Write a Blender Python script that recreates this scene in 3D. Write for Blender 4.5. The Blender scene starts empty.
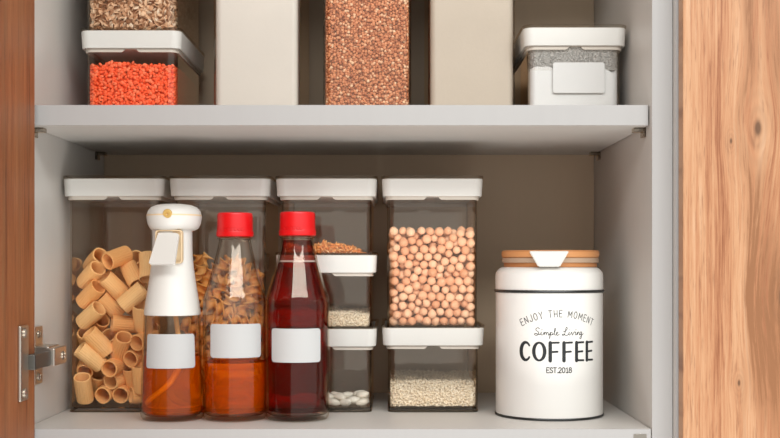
import bpy, bmesh, math, random
import numpy as np
from mathutils import Vector, Matrix, Euler
random.seed(7); rng = np.random.default_rng(7)
C = bpy.context.scene.collection
PI = math.pi
# ------------------------------------------------------------------ camera numbers
FPX, CX, HY, D0 = 1168.0, 390.0, 264.0, 1.05
ZC = 0.1484
def PX(px, Y): return (px - CX) * (D0 + Y) / FPX
def PZ(py, Y): return ZC + (HY - py) * (D0 + Y) / FPX

# ------------------------------------------------------------------ object helpers
def empty(name, label=None, cat=None, loc=(0, 0, 0), rotz=0, group=None, kind=None):
    o = bpy.data.objects.new(name, None); C.objects.link(o)
    o.location = loc; o.rotation_euler = (0, 0, rotz); o.empty_display_size = .02
    tag(o, label, cat, group, kind); return o
def tag(o, label=None, cat=None, group=None, kind=None):
    if label: o['label'] = label
    if cat: o['category'] = cat
    if group: o['group'] = group
    if kind: o['kind'] = kind
    return o
def mesh(name, verts, faces, mat, parent=None, smooth=True, angle=35, loc=(0, 0, 0)):
    me = bpy.data.meshes.new(name); me.from_pydata([tuple(v) for v in verts], [], faces)
    return finish(name, me, mat, parent, smooth, angle, loc)
def finish(name, me, mat, parent=None, smooth=True, angle=35, loc=(0, 0, 0)):
    bm = bmesh.new(); bm.from_mesh(me); bmesh.ops.recalc_face_normals(bm, faces=bm.faces)
    if smooth:
        for f in bm.faces: f.smooth = True
        for e in bm.edges:
            if len(e.link_faces) == 2 and e.calc_face_angle(0) > math.radians(angle): e.smooth = False
    bm.to_mesh(me); bm.free()
    if mat: me.materials.append(mat)
    o = bpy.data.objects.new(name, me); C.objects.link(o); o.location = loc
    if smooth:
        wn = o.modifiers.new('weighted', 'WEIGHTED_NORMAL'); wn.keep_sharp = True; wn.weight = 80
    if parent: o.parent = parent
    return o
class MB:
    def __init__(s): s.v = []; s.f = []
    def add(s, v, f):
        b = len(s.v); s.v += [tuple(x) for x in v]; s.f += [tuple(i + b for i in q) for q in f]; return s
    def build(s, name, mat, parent=None, smooth=True, angle=35, loc=(0, 0, 0)):
        return mesh(name, s.v, s.f, mat, parent, smooth, angle, loc)
    def xf(s, M):
        s.v = [tuple(M @ Vector(v)) for v in s.v]; return s
def bevel_box(x0, x1, y0, y1, z0, z1, b=.0008, seg=2):
    bm = bmesh.new(); bmesh.ops.create_cube(bm, size=1)
    for v in bm.verts:
        v.co = Vector(((x0 + x1) / 2 + v.co.x * (x1 - x0), (y0 + y1) / 2 + v.co.y * (y1 - y0), (z0 + z1) / 2 + v.co.z * (z1 - z0)))
    if b: bmesh.ops.bevel(bm, geom=list(bm.edges), offset=b, segments=seg, profile=.5, affect='EDGES')
    v = [tuple(x.co) for x in bm.verts]; bm.verts.index_update(); f = [tuple(x.index for x in q.verts) for q in bm.faces]; bm.free()
    return v, f
def box(name, x0, x1, y0, y1, z0, z1, mat, parent=None, b=.0008):
    v, f = bevel_box(x0, x1, y0, y1, z0, z1, b); return mesh(name, v, f, mat, parent, True, 40)
def rr(w, d, r, n=6, z=0, front=0):
    """rounded rectangle ring; FRONT extra points along the front (-y) side"""
    r = max(min(r, w / 2 - 1e-5, d / 2 - 1e-5), 1e-5); out = []
    for cx, cy, a0 in ((w / 2 - r, d / 2 - r, 0), (-w / 2 + r, d / 2 - r, 90), (-w / 2 + r, -d / 2 + r, 180), (w / 2 - r, -d / 2 + r, 270)):
        for k in range(n + 1):
            a = math.radians(a0 + 90 * k / n); out.append((cx + r * math.cos(a), cy + r * math.sin(a), z))
        if a0 == 180 and front:
            for k in range(1, front):
                out.append((cx + (w - 2 * r) * k / front, -d / 2, z))
    return out
def loft(rings, cap0=True, cap1=True, closed=False):
    n = len(rings[0]); v = [p for r in rings for p in r]; f = []
    m = len(rings)
    for i in range(m if closed else m - 1):
        a, b = i * n, ((i + 1) % m) * n
        for k in range(n):
            f.append((a + k, a + (k + 1) % n, b + (k + 1) % n, b + k))
    if not closed:
        if cap0: f.append(tuple(range(n))[::-1])
        if cap1: f.append(tuple(range((m - 1) * n, m * n)))
    return v, f
def lathe(prof, seg=48, cap0=True, cap1=True, sx=1, sy=1):
    rings = [[(r * math.cos(2 * PI * k / seg) * sx, r * math.sin(2 * PI * k / seg) * sy, z) for k in range(seg)] for r, z in prof]
    return loft(rings, cap0, cap1)
def spline(pts, n=6):
    P = [np.array(p, float) for p in pts]; P = [2 * P[0] - P[1]] + P + [2 * P[-1] - P[-2]]; out = []
    for i in range(1, len(P) - 2):
        for k in range(n):
            t = k / n; a, b, c, d = P[i - 1], P[i], P[i + 1], P[i + 2]
            out.append(.5 * ((2 * b) + (-a + c) * t + (2 * a - 5 * b + 4 * c - d) * t * t + (-a + 3 * b - 3 * c + d) * t ** 3))
    out.append(P[-2]); return out
def tube(pts, r, seg=10):
    pts = [Vector(p) for p in pts]; rings = []
    up = Vector((0, .3, 1)).normalized()
    for i, p in enumerate(pts):
        t = (pts[min(i + 1, len(pts) - 1)] - pts[max(i - 1, 0)]).normalized()
        a = t.cross(up)
        if a.length < .05: a = t.cross(Vector((1, 0, 0)))
        a.normalize(); b = t.cross(a)
        rings.append([tuple(p + (a * math.cos(2 * PI * k / seg) + b * math.sin(2 * PI * k / seg)) * r) for k in range(seg)])
    return loft(rings)

# ------------------------------------------------------------------ materials
def lin(c):
    c /= 255.0
    return c / 12.92 if c <= .04045 else ((c + .055) / 1.055) ** 2.4
def rgb(r, g, b): return (lin(r), lin(g), lin(b), 1)
class NT:
    def __init__(s, name):
        s.m = bpy.data.materials.new(name); s.m.use_nodes = True; s.t = s.m.node_tree; s.t.nodes.clear()
        s.out = s.n('ShaderNodeOutputMaterial')
    def n(s, typ, **kw):
        x = s.t.nodes.new(typ)
        for k, v in kw.items(): setattr(x, k, v)
        return x
    def l(s, a, b): s.t.links.new(a, b)
    def set(s, sock, v):
        if isinstance(v, bpy.types.NodeSocket): s.l(v, sock)
        else: sock.default_value = v
    def math(s, op, a, b=0.0, c=0.0, clamp=False):
        x = s.n('ShaderNodeMath', operation=op); x.use_clamp = clamp
        s.set(x.inputs[0], a); s.set(x.inputs[1], b); s.set(x.inputs[2], c); return x.outputs[0]
    def ramp(s, fac, stops):
        x = s.n('ShaderNodeValToRGB'); s.l(fac, x.inputs[0]); e = x.color_ramp.elements
        while len(e) < len(stops): e.new(.5)
        for q, (p, c) in zip(e, stops): q.position = p; q.color = c
        return x.outputs[0]
    def noise(s, vec=None, scale=5, detail=2, rough=.5, dist=0):
        x = s.n('ShaderNodeTexNoise'); x.inputs['Scale'].default_value = scale; x.inputs['Detail'].default_value = detail
        x.inputs['Roughness'].default_value = rough; x.inputs['Distortion'].default_value = dist
        if vec is not None: s.l(vec, x.inputs['Vector'])
        return x.outputs['Fac']
    def mix(s, fac, a, b, mode='MIX'):
        x = s.n('ShaderNodeMix', data_type='RGBA', blend_type=mode)
        s.set(x.inputs['Factor'], fac); s.set(x.inputs[6], a); s.set(x.inputs[7], b); return x.outputs[2]
    def bsdf(s, color, rough=.5, spec=.5, metal=0, **kw):
        x = s.n('ShaderNodeBsdfPrincipled'); s.set(x.inputs['Base Color'], color); s.set(x.inputs['Roughness'], rough)
        x.inputs['Specular IOR Level'].default_value = spec; x.inputs['Metallic'].default_value = metal
        for k, v in kw.items(): s.set(x.inputs[k], v)
        return x
    def done(s, sh): s.l(sh, s.out.inputs[0]); return s.m
    def bump(s, h, strength=.3, dist=.001):
        x = s.n('ShaderNodeBump'); x.inputs['Strength'].default_value = strength; x.inputs['Distance'].default_value = dist
        s.l(h, x.inputs['Height']); return x.outputs[0]
def plain(name, c, rough=.5, spec=.5, metal=0, var=.04, scale=40, sss=0):
    n = NT(name); co = n.n('ShaderNodeTexCoord').outputs['Object']
    f = n.noise(co, scale, 3)
    k = n.math('MULTIPLY_ADD', f, 2 * var, 1 - var)
    vm = n.n('ShaderNodeVectorMath', operation='SCALE'); vm.inputs[0].default_value = c[:3]; n.l(k, vm.inputs['Scale'])
    b = n.bsdf(vm.outputs[0], rough, spec, metal)
    if sss:
        b.inputs['Subsurface Weight'].default_value = sss; b.inputs['Subsurface Radius'].default_value = (.003, .002, .001); b.inputs['Subsurface Scale'].default_value = 1
    return n.done(b.outputs[0])
def clear(name, tint=(.998, .997, .996, 1), edge=(.42, .38, .33, 1), gloss=1.9, rough=.02):
    """clear plastic or glass wall: transparent with a fresnel reflection and darker edges"""
    n = NT(name); lw = n.n('ShaderNodeLayerWeight'); lw.inputs['Blend'].default_value = .5
    f = n.math('POWER', lw.outputs['Facing'], 3.2)
    col = n.mix(f, tint, edge); tr = n.n('ShaderNodeBsdfTransparent'); n.l(col, tr.inputs[0])
    gl = n.n('ShaderNodeBsdfGlossy'); gl.inputs['Roughness'].default_value = rough; gl.inputs[0].default_value = (1, .87, .74, 1)
    fr = n.n('ShaderNodeFresnel'); fr.inputs[0].default_value = 1.45
    geo = n.n('ShaderNodeNewGeometry')
    k = n.math('MULTIPLY', fr.outputs[0], gloss, clamp=True)
    k = n.math('MULTIPLY', k, n.math('SUBTRACT', 1.0, geo.outputs['Backfacing']))
    ms = n.n('ShaderNodeMixShader'); n.l(k, ms.inputs[0]); n.l(tr.outputs[0], ms.inputs[1]); n.l(gl.outputs[0], ms.inputs[2])
    return n.done(ms.outputs[0])
def liquid(name, tint, glow, k=.25):  # glow: diffuse colour standing in for caustic light inside the liquid
    n = NT(name)
    g = n.n('ShaderNodeBsdfRefraction'); g.inputs['IOR'].default_value = 1.34; g.inputs['Roughness'].default_value = .0; g.inputs[0].default_value = tint
    t = n.n('ShaderNodeBsdfTranslucent'); t.inputs[0].default_value = glow
    d = n.n('ShaderNodeBsdfDiffuse'); d.inputs[0].default_value = glow
    a = n.n('ShaderNodeMixShader'); a.inputs[0].default_value = .65; n.l(t.outputs[0], a.inputs[1]); n.l(d.outputs[0], a.inputs[2])
    m = n.n('ShaderNodeMixShader'); m.inputs[0].default_value = k; n.l(g.outputs[0], m.inputs[1]); n.l(a.outputs[0], m.inputs[2])
    return n.done(m.outputs[0])
def grain(name, stops, rough=.6, spec=.3, sss=0, bump=0, nscale=300):
    """loose food: every kernel its own tone"""
    n = NT(name); geo = n.n('ShaderNodeNewGeometry'); co = n.n('ShaderNodeTexCoord').outputs['Object']
    col = n.ramp(geo.outputs['Random Per Island'], stops)
    f = n.noise(co, nscale, 3); col = n.mix(n.math('MULTIPLY', f, .35), col, stops[0][1], 'MIX')
    b = n.bsdf(col, rough, spec)
    if bump: n.l(n.bump(f, bump, .0006), b.inputs['Normal'])
    if sss:
        b.inputs['Subsurface Weight'].default_value = sss; b.inputs['Subsurface Radius'].default_value = (.002, .001, .0006); b.inputs['Subsurface Scale'].default_value = 1
    return n.done(b.outputs[0])
def per_object(name, stops, rough=.55, spec=.35, nscale=250, bump=.2, ridge=False, sss=0.0, scrape=None):
    n = NT(name); oi = n.n('ShaderNodeObjectInfo'); co = n.n('ShaderNodeTexCoord').outputs['Object']
    col = n.ramp(oi.outputs['Random'], stops)
    f = n.noise(co, nscale, 3); col = n.mix(n.math('MULTIPLY', f, .3), col, stops[0][1])
    b = n.bsdf(col, rough, spec); n.l(n.bump(f, bump, .0006), b.inputs['Normal'])
    if sss:
        b.inputs['Subsurface Weight'].default_value = sss; b.inputs['Subsurface Radius'].default_value = (.004, .002, .001); b.inputs['Subsurface Scale'].default_value = 1
    return n.done(b.outputs[0])
def wood(name, stops, knots, streaks, horiz='X', seed=0.0, rough=.45, dark=(.10, .045, .02, 1)):
    n = NT(name); sp = n.n('ShaderNodeSeparateXYZ'); n.l(n.n('ShaderNodeTexCoord').outputs['Object'], sp.inputs[0])
    u0 = sp.outputs[horiz]; z = sp.outputs['Z']; u = u0; kd = None
    for kx, kz, s in knots:
        dx = n.math('SUBTRACT', u0, kx); dz = n.math('MULTIPLY', n.math('SUBTRACT', z, kz), .42)
        r2 = n.math('ADD', n.math('MULTIPLY', dx, dx), n.math('MULTIPLY', dz, dz))
        w = n.math('EXPONENT', n.math('MULTIPLY', r2, -1 / (s * s)))
        u = n.math('SUBTRACT', u, n.math('MULTIPLY', n.math('MULTIPLY', dx, w), .8))
        c = n.math('EXPONENT', n.math('MULTIPLY', r2, -1 / (.022 * s * s)))
        # rings round the knot
        ring = n.math('MULTIPLY', n.math('MULTIPLY_ADD', n.math('SINE', n.math('MULTIPLY', n.math('SQRT', r2), 22 / s)), .5, .5), n.math('MULTIPLY', n.math('EXPONENT', n.math('MULTIPLY', r2, -1 / (.40 * s * s))), .22))
        c = n.math('ADD', c, ring)
        kd = c if kd is None else n.math('ADD', kd, c)
    def vec(a, b):
        cb = n.n('ShaderNodeCombineXYZ'); n.l(n.math('MULTIPLY', u, a), cb.inputs[0]); n.l(n.math('MULTIPLY', z, b), cb.inputs[2]); cb.inputs[1].default_value = seed; return cb.outputs[0]
    broad = n.noise(vec(64, 1.8), 1, 3, .55, .35)
    fine = n.noise(vec(420, 12), 1, 4, .7, .3)
    pore = n.noise(vec(800, 42), 1, 2, .6)
    f = n.math('ADD', n.math('MULTIPLY', broad, .45), n.math('MULTIPLY', fine, .55))
    col = n.ramp(f, stops)
    p = n.math('MULTIPLY', n.math('SUBTRACT', pore, .56), 3.5, clamp=True)
    col = n.mix(n.math('MULTIPLY', p, .75), col, (stops[0][1][0] * .55, stops[0][1][1] * .5, stops[0][1][2] * .5, 1))
    dk = None
    for kx, wd, amt, z0, z1 in streaks:
        dx = n.math('SUBTRACT', u, n.math('MULTIPLY_ADD', n.math('SUBTRACT', n.noise(vec(0, 9), 1, 2), .5), .03, kx))
        g = n.math('EXPONENT', n.math('MULTIPLY', n.math('MULTIPLY', dx, dx), -1 / (wd * wd)))
        fade = n.math('MULTIPLY', n.math('MULTIPLY', n.math('SUBTRACT', z, z0), 12, clamp=True), n.math('MULTIPLY', n.math('SUBTRACT', z1, z), 12, clamp=True))
        g = n.math('MULTIPLY', n.math('MULTIPLY', n.math('MULTIPLY', g, fade), amt), n.math('MULTIPLY', n.math('SUBTRACT', fine, .40), 4.0, clamp=True))
        dk = g if dk is None else n.math('ADD', dk, g)
    if dk is not None: col = n.mix(n.math('MINIMUM', dk, 1.0), col, (dark[0] * 2.4, dark[1] * 2.2, dark[2] * 2.0, 1))
    if kd is not None: col = n.mix(n.math('MINIMUM', kd, .92), col, dark)
    b = n.bsdf(col, rough, .35); n.l(n.bump(fine, .12, .0004), b.inputs['Normal'])
    return n.done(b.outputs[0])

def laminate(name, c, rough=.42):
    n = NT(name); co = n.n('ShaderNodeTexCoord').outputs['Object']
    mp = n.n('ShaderNodeMapping'); n.l(co, mp.inputs[0]); mp.inputs['Scale'].default_value = (1, 1, .12)
    f = n.noise(mp.outputs[0], 160, 3); g = n.noise(co, 6, 2)
    k = n.math('ADD', n.math('MULTIPLY_ADD', f, .05, .955), n.math('MULTIPLY_ADD', g, .04, 0))
    vm = n.n('ShaderNodeVectorMath', operation='SCALE'); vm.inputs[0].default_value = c[:3]; n.l(k, vm.inputs['Scale'])
    b = n.bsdf(vm.outputs[0], rough, .4); n.l(n.bump(f, .05, .0003), b.inputs['Normal']); return n.done(b.outputs[0])

M_lam = laminate('grey_laminate', rgb(200, 195, 189))
M_band_dim = laminate('dimmed_edge_band', rgb(162, 159, 157), .4)  # front edges toned down in colour to balance the light they catch
M_back = laminate('back_laminate', rgb(190, 167, 141), .5)
M_white = plain('white_plastic', rgb(215, 212, 206), .35, .5, var=.015)
M_seal = plain('seal_white', rgb(196, 186, 174), .4, .4, var=.02)
M_clear = clear('clear_plastic')
M_rim = clear('rim_plastic', (.90, .88, .85, 1), (.60, .57, .53, 1), 1.0, .05)
M_base = clear('base_plastic', (.46, .43, .39, 1), (.2, .18, .16, 1), 1.3, .03)
M_glass = clear('bottle_glass', (.995, .992, .985, 1), (.34, .28, .20, 1), 1.2, .03)
M_refr = clear('red_refraction', (.70, .30, .25, 1), (.3, .08, .06, 1), .4, .05)  # red tint painted in place of refraction in the neck glass
M_label = plain('label_paper', rgb(180, 179, 178), .55, .3, var=.01)
M_red = plain('red_cap', rgb(206, 5, 12), .38, .5, var=.02)
M_amber = liquid('amber_oil', (1, .66, .09, 1), rgb(255, 112, 0), .30)
M_wine = liquid('red_vinegar', (.66, .022, .045, 1), rgb(150, 0, 12), .10)
M_flm = plain('tan_plastic', rgb(222, 196, 158), .5, .4)
M_gold = plain('brass', rgb(214, 178, 104), .4, .5, .3)
M_enamel = plain('white_enamel', rgb(222, 219, 214), .28, .5, var=.012, scale=15)
M_black = plain('black_rim', rgb(28, 30, 30), .35, .5)
M_ink = plain('black_ink', rgb(40, 42, 44), .5, .3)
M_steel = plain('hinge_steel', rgb(190, 180, 168), .28, .5, .9, var=.05)
M_dark = plain('dark_steel', rgb(92, 90, 86), .4, .5, .7, var=.08)
M_void = plain('dark_hole', rgb(20, 16, 12), .8, .1)
M_pin = clear('pin_plastic', (.72, .70, .66, 1), (.3, .28, .26, 1), 1.5, .1)
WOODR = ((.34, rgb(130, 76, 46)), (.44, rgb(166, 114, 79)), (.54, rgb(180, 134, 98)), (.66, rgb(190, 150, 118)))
WOODL = ((.34, rgb(94, 51, 28)), (.44, rgb(132, 75, 43)), (.54, rgb(147, 89, 53)), (.66, rgb(161, 105, 67)))  # same oak as WOODR, weaker light on the inner face put into the tones
kz = lambda py: PZ(py, -.0285)
kx = lambda px: PX(px, -.0285)
M_woodR = wood('light_oak', WOODR, [(kx(758), kz(128), .020), (kx(731), kz(141), .007), (kx(739), kz(383), .008), (kx(783), kz(296), .026)],
               [(kx(752), .0045, 3.0, .02, .27), (kx(762), .006, 2.6, .0, .25), (kx(775), .010, 2.2, -.02, .2), (kx(747), .005, 1.8, .24, .46), (kx(768), .007, 1.5, .26, .46), (kx(742), .003, 1.0, -.02, .10)], 'X', 1.7)
M_woodL = wood('dimmed_oak', WOODL, [], [(-.085, .004, 1.3, -.1, .6), (-.045, .006, 1.0, -.1, .6), (-.02, .003, .7, -.1, .6), (-.11, .006, .9, -.1, .6)], 'Y', 5.1, .5)
M_lidwood = wood('acacia_lid', ((.25, rgb(160, 92, 50)), (.45, rgb(188, 128, 80)), (.6, rgb(198, 142, 94)), (.8, rgb(210, 160, 112))), [], [], 'Z', 2.2, .4)
M_pasta = per_object('rigatoni_dough', ((0, rgb(252, 184, 114)), (.5, rgb(255, 198, 130)), (1, rgb(255, 210, 146))), .55, .35, 500, .12, sss=.0)
M_fus = per_object('fusilli_dough', ((0, rgb(232, 156, 76)), (.5, rgb(242, 174, 94)), (1, rgb(248, 188, 112))), .5, .4)
M_chick = per_object('chickpea_skin', ((0, rgb(222, 158, 116)), (.5, rgb(240, 186, 146)), (1, rgb(250, 206, 168))), .55, .35, 400, .35)
M_chick2 = grain('chickpea_mass', ((0, rgb(200, 140, 100)), (1, rgb(226, 176, 136))), .6)
M_bean = per_object('bean_skin', ((0, rgb(216, 206, 188)), (1, rgb(227, 221, 208))), .4, .45)
M_rice = grain('rice_grain', ((0, rgb(234, 214, 182)), (.5, rgb(242, 224, 196)), (1, rgb(248, 234, 210))), .45, .4)
M_lentil = grain('red_lentil', ((0, rgb(250, 92, 44)), (.5, rgb(255, 106, 60)), (1, rgb(255, 140, 96))), .5, .35)
M_buck = grain('buckwheat', ((0, rgb(150, 84, 50)), (.3, rgb(204, 126, 82)), (.8, rgb(228, 154, 106)), (1, rgb(250, 212, 170))), .5, .35)
M_oat = grain('oat_flake', ((0, rgb(140, 92, 60)), (.3, rgb(228, 180, 140)), (.7, rgb(246, 208, 170)), (1, rgb(255, 236, 208))), .65, .25, bump=.5, nscale=700)
M_shred = grain('orange_shred', ((0, rgb(232, 136, 60)), (.5, rgb(246, 166, 90)), (1, rgb(252, 200, 136))), .5, .35)
def powder(name, c, sc=220, var=.05):
    n = NT(name); co = n.n('ShaderNodeTexCoord').outputs['Object']
    f = n.noise(co, sc, 4, .6); g = n.noise(co, 22, 2)
    k = n.math('ADD', n.math('MULTIPLY_ADD', f, var * 2, 1 - var), n.math('MULTIPLY_ADD', g, .08, -.04))
    vm = n.n('ShaderNodeVectorMath', operation='SCALE'); vm.inputs[0].default_value = c[:3]; n.l(k, vm.inputs['Scale'])
    b = n.bsdf(vm.outputs[0], .8, .1); n.l(n.bump(f, .25, .0006), b.inputs['Normal']); return n.done(b.outputs[0])
M_flour = powder('white_flour', rgb(208, 201, 192), 150, .012)
M_semo = powder('cream_flour', rgb(190, 178, 163), 320, .05)
M_starch = powder('starch', rgb(214, 214, 213), 200, .01)
def film():
    n = NT('powder_film'); co = n.n('ShaderNodeTexCoord').outputs['Object']
    f = n.noise(co, 700, 5, .8); g = n.noise(co, 90, 3, .6)
    k = n.math('ADD', n.math('MULTIPLY', n.math('SUBTRACT', f, .44), 4.0, clamp=True), n.math('MULTIPLY', g, .25), clamp=True)
    k = n.math('MULTIPLY', n.math('ADD', k, .22), .55)
    t = n.n('ShaderNodeBsdfTransparent'); d = n.bsdf(rgb(232, 228, 222), .9, .1)
    m = n.n('ShaderNodeMixShader'); n.l(k, m.inputs[0]); n.l(t.outputs[0], m.inputs[1]); n.l(d.outputs[0], m.inputs[2]); return n.done(m.outputs[0])
M_film = film()

# ------------------------------------------------------------------ cabinet
XL, XR, DEP = -.3300, .2356, .297
ZS0, ZS1 = .2742, .2926      # upper shelf under and upper face
cab = empty('kitchen_cabinet', 'open kitchen wall cabinet with pale grey shelves and an opened brown wooden door', 'cabinet', (0, 0, 0))
T = .0184
wl = box('wall_back', -1.2, 1.2, DEP + .0125, DEP + .06, -.9, 1.3, M_lam, None); wl['kind'] = 'structure'
def side(x0, x1, par, y0):
    p = box('side_panel', x0, x1, y0 + .0008, DEP + .012, -.30, .66, M_lam, par, 0)
    box('dimmed_edge_band', x0, x1, y0, y0 + .0008, -.30, .66, M_band_dim, p, .0003)
side(XL - T, XL, cab, 0)
side(XR, XR + T, cab, 0)
box('back_panel', XL + .0002, XR - .0002, DEP, DEP + .010, -.281, .641, M_back, cab)
box('top_panel', XL, XR, .0, DEP - .0002, .642, .66, M_lam, cab)
box('bottom_panel', XL, XR, .0, DEP - .0002, -.30, -.282, M_lam, cab)
def shelf(y0, z0, z1):
    xr = XR - .001 if y0 == 0 else XR - .0015
    s = box('shelf', XL + .001, xr, y0 + .0008, DEP - .001, z0, z1, M_lam, cab, 0)
    box('dimmed_edge_band', XL + .001, xr, y0, y0 + .0008, z0, z1, M_band_dim, s, .0003)
    return s
def pin(x, y, z, sgn, par):
    b = MB(); b.add(*bevel_box(min(x, x + sgn * .011), max(x, x + sgn * .011), y - .006, y + .006, z - .0042, z - .0002, .0006))
    b.add(*bevel_box(min(x, x + sgn * .003), max(x, x + sgn * .003), y - .006, y + .006, z - .009, z - .004, .0006))
    o = b.build('shelf_pin', M_pin, par)
    v, f = lathe([(.0022, 0), (.0022, .006)], 14); M = Matrix.Translation((x + (0 if sgn > 0 else -.006), y, z - .0045)) @ Matrix.Rotation(PI / 2, 4, 'Y')
    return o
s_shade = shelf(.009, .532, .5504); s_up = shelf(.009, ZS0, ZS1); s_lo = shelf(0.0, -.0184, 0.0)  # topmost: added shelf out of view, set to shade the upper back panel
for y in (.030, DEP - .035):
    pin(XL, y, ZS0, 1, s_up); pin(XR, y, ZS0, -1, s_up)
box('shelf_clip', PX(633.5, 0), PX(646.5, 0), -.0008, .006, PZ(443, 0), PZ(434, 0), M_pin, s_lo, .0005)
# opened door on the left
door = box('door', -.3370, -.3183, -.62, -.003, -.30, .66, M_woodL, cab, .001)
# hinge (part of the door): cup flange on the door, arm to the mounting plate on the side wall
hz = .0628
hg = empty('hinge'); hg.parent = door
b = MB(); b.add(*bevel_box(-.3184, -.3152, -.052, -.030, hz - .0325, hz + .0325, .0013)); 
for z in (hz - .026, hz + .026):
    v, f = lathe([(.0042, 0), (.0042, .0012), (.002, .002), (.0001, .0021)], 16); mm = MB(); mm.add(v, f); mm.xf(Matrix.Translation((-.3152, -.041, z)) @ Matrix.Rotation(PI / 2, 4, 'Y')); b.add(mm.v, mm.f)
b.build('hinge', M_steel, door)
bpy.data.objects.remove(hg)
hinge = [o for o in door.children][0]
a = MB(); a.add(*bevel_box(-.3162, -.3096, -.031, .020, hz - .0072, hz + .0066, .0015)); a.build('hinge_arm', M_dark, door)
m = MB()
m.add(*bevel_box(XL + .0001, XL + .0025, .028, .052, hz - .0265, hz + .0275, .0009))
m.add(*bevel_box(XL + .0024, -.3125, .020, .055, hz - .0088, hz + .0100, .0016))
m.add(*bevel_box(-.3165, -.3066, .018, .058, hz - .0080, hz + .0085, .0014))
m.build('mounting_plate', M_steel, cab)
for (x, y, z, r) in ((-.3066, .046, hz, .0042), (XL + .0025, .040, hz + .0200, .0036), (XL + .0025, .040, hz - .0195, .0036)):
    q = MB(); q.add(*lathe([(r, 0), (r, .0008), (r * .7, .0016), (.0001, .0017)], 18)); q.add(*bevel_box(-r * .7, r * .7, -.0005, .0005, .0014, .0022, 0)); q.add(*bevel_box(-.0005, .0005, -r * .7, r * .7, .0014, .0022, 0))
    q.xf(Matrix.Translation((x, y, z)) @ Matrix.Rotation(PI / 2, 4, 'Y') @ Matrix.Rotation(.4, 4, 'Z')); q.build('hinge_screw', M_steel, cab)
# the unit to the right, its door shut
nb = empty('kitchen_cabinet', 'closed neighbouring cabinet with light knotty wooden door, right of the open shelves', 'cabinet', (0, 0, 0))
side(XR + T + .0006, XR + T + .0190, nb, -.010); side(.517, .535, nb, -.010)
box('back_panel', XR + T + .0192, 0.5168, DEP, DEP + .010, -.30, .66, M_back, nb)
box('door', .2562, .535, -.0285, -.0118, -.30, .66, M_woodR, nb, .0014)

# ------------------------------------------------------------------ food containers
BW, BD, LW, LD, YF = .0905, .146, .1014, .1565, .112
def container(label, px, z0, ztop, w=BW, lw=LW, film_z=None, sticker=None, rcorner=.0085, yf=YF):
    """clear box, white lid; ZTOP is the top of the lid's clear rim"""
    yc = yf + LD / 2; X = PX(px, yf)
    t = empty('storage_container', label, 'container', (X, yc, z0))
    H = ztop - z0; hb = H - .0205
    lf = lw - w
    rings = [rr(w - .004, BD - .004, rcorner - .002, 8, 0), rr(w - .001, BD - .001, rcorner, 8, .0012), rr(w, BD, rcorner, 8, .004), rr(w, BD, rcorner, 8, hb + .004),
             rr(w - .0034, BD - .0034, rcorner - .0017, 8, hb + .004), rr(w - .0034, BD - .0034, rcorner - .0017, 8, .0052), rr(w - .008, BD - .008, rcorner - .003, 8, .0038)]
    body = mesh('clear_box', *loft(rings), M_clear, t)
    # thick foot ring seen through the wall
    fr = lambda e, z: rr(w + e, BD + e, rcorner, 8, z)
    ft = loft([fr(-.0036, .0002), fr(.0002, .0003), fr(.0006, .0008), fr(.0006, .0018), fr(-.0010, .0021)], False, False)
    mesh('foot_rim', *ft, M_base, t)
    # seal: white flange under the lid with the finger notch in its front
    nf = 40; r1 = rr(w + .0030, BD + .003, rcorner, 8, 0, nf); r2 = rr(w - .001, BD - .001, rcorner, 8, 0, nf)
    def drop(ring, top, bot):
        out = []
        for x, y, _ in ring:
            k = 1.0
            if y < -BD / 2 + .004: k = min(1, max(0, (abs(x) - .0052) / .0035)); k = k * k * (3 - 2 * k)
            out.append((x, y, top + (bot - top) * (.30 + .70 * k)))
        return out
    zt = hb + .0008; zb = hb - .0036
    sl = loft([[(x, y, zt) for x, y, _ in r2], [(x, y, zt) for x, y, _ in r1], drop(r1, zt, zb), drop(r2, zt, zb)], closed=True)
    # lid
    lid = mesh('lid', *loft([rr(lw - .0045, LD - .0045, .0085, 8, hb + .0002), rr(lw - .0030, LD - .0030, .009, 8, hb), rr(lw - .0020, LD - .0020, .0093, 8, hb + .0008),
                rr(lw - .0004, LD - .0004, .0095, 8, H - .0036), rr(lw - .0016, LD - .0016, .0092, 8, H - .0030), rr(lw - .007, LD - .007, .0075, 8, H - .0030), rr(lw - .0078, LD - .0078, .0072, 8, H - .0075)]), M_white, t)
    mesh('seal', *sl, M_seal, lid)
    rim = loft([rr(lw - .002, LD - .002, .0092, 8, H - .0029), rr(lw + .0010, LD + .0010, .0102, 8, H - .0026), rr(lw + .0010, LD + .0010, .0102, 8, H - .0004), rr(lw - .0002, LD - .0002, .0098, 8, H), rr(lw - .005, LD - .005, .0078, 8, H), rr(lw - .0058, LD - .0058, .0074, 8, H - .0028)], closed=True)
    mesh('clear_rim', *rim, M_rim, lid)
    if film_z:
        mesh('powder_film', *loft([rr(w - .0037, BD - .0037, rcorner - .0017, 8, film_z), rr(w - .0037, BD - .0037, rcorner - .0017, 8, hb)], False, False), M_film, t)
    if sticker:
        x0, x1, a0, a1 = sticker; y = -BD / 2 - .0003
        ring = lambda q: [(x, q, z) for x, z, _ in [(p[0] + (x0 + x1) / 2, p[1] + (a0 + a1) / 2, 0) for p in rr(x1 - x0, a1 - a0, .0022, 5)]]
        mesh('blank_label', *loft([ring(y), ring(y - .0005)]), plain('pale_label', rgb(206, 204, 201), .55, .3, var=.01), t)
    return t, X, yc
IW, ID = BW - .0040, BD - .0040      # room for the contents
Zlid = PZ(175.3, YF)
def inner(X, yc, z0): return (X - IW / 2, X + IW / 2, yc - ID / 2, yc + ID / 2, z0 + .0055)
pasta_c = container('clear lidded container of rigatoni tubes, standing against the left cabinet wall', 112.2, 0, Zlid)
fus_c = container('tall clear container of orange fusilli behind the spray bottle and the amber bottle', 219, 0, Zlid)
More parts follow.
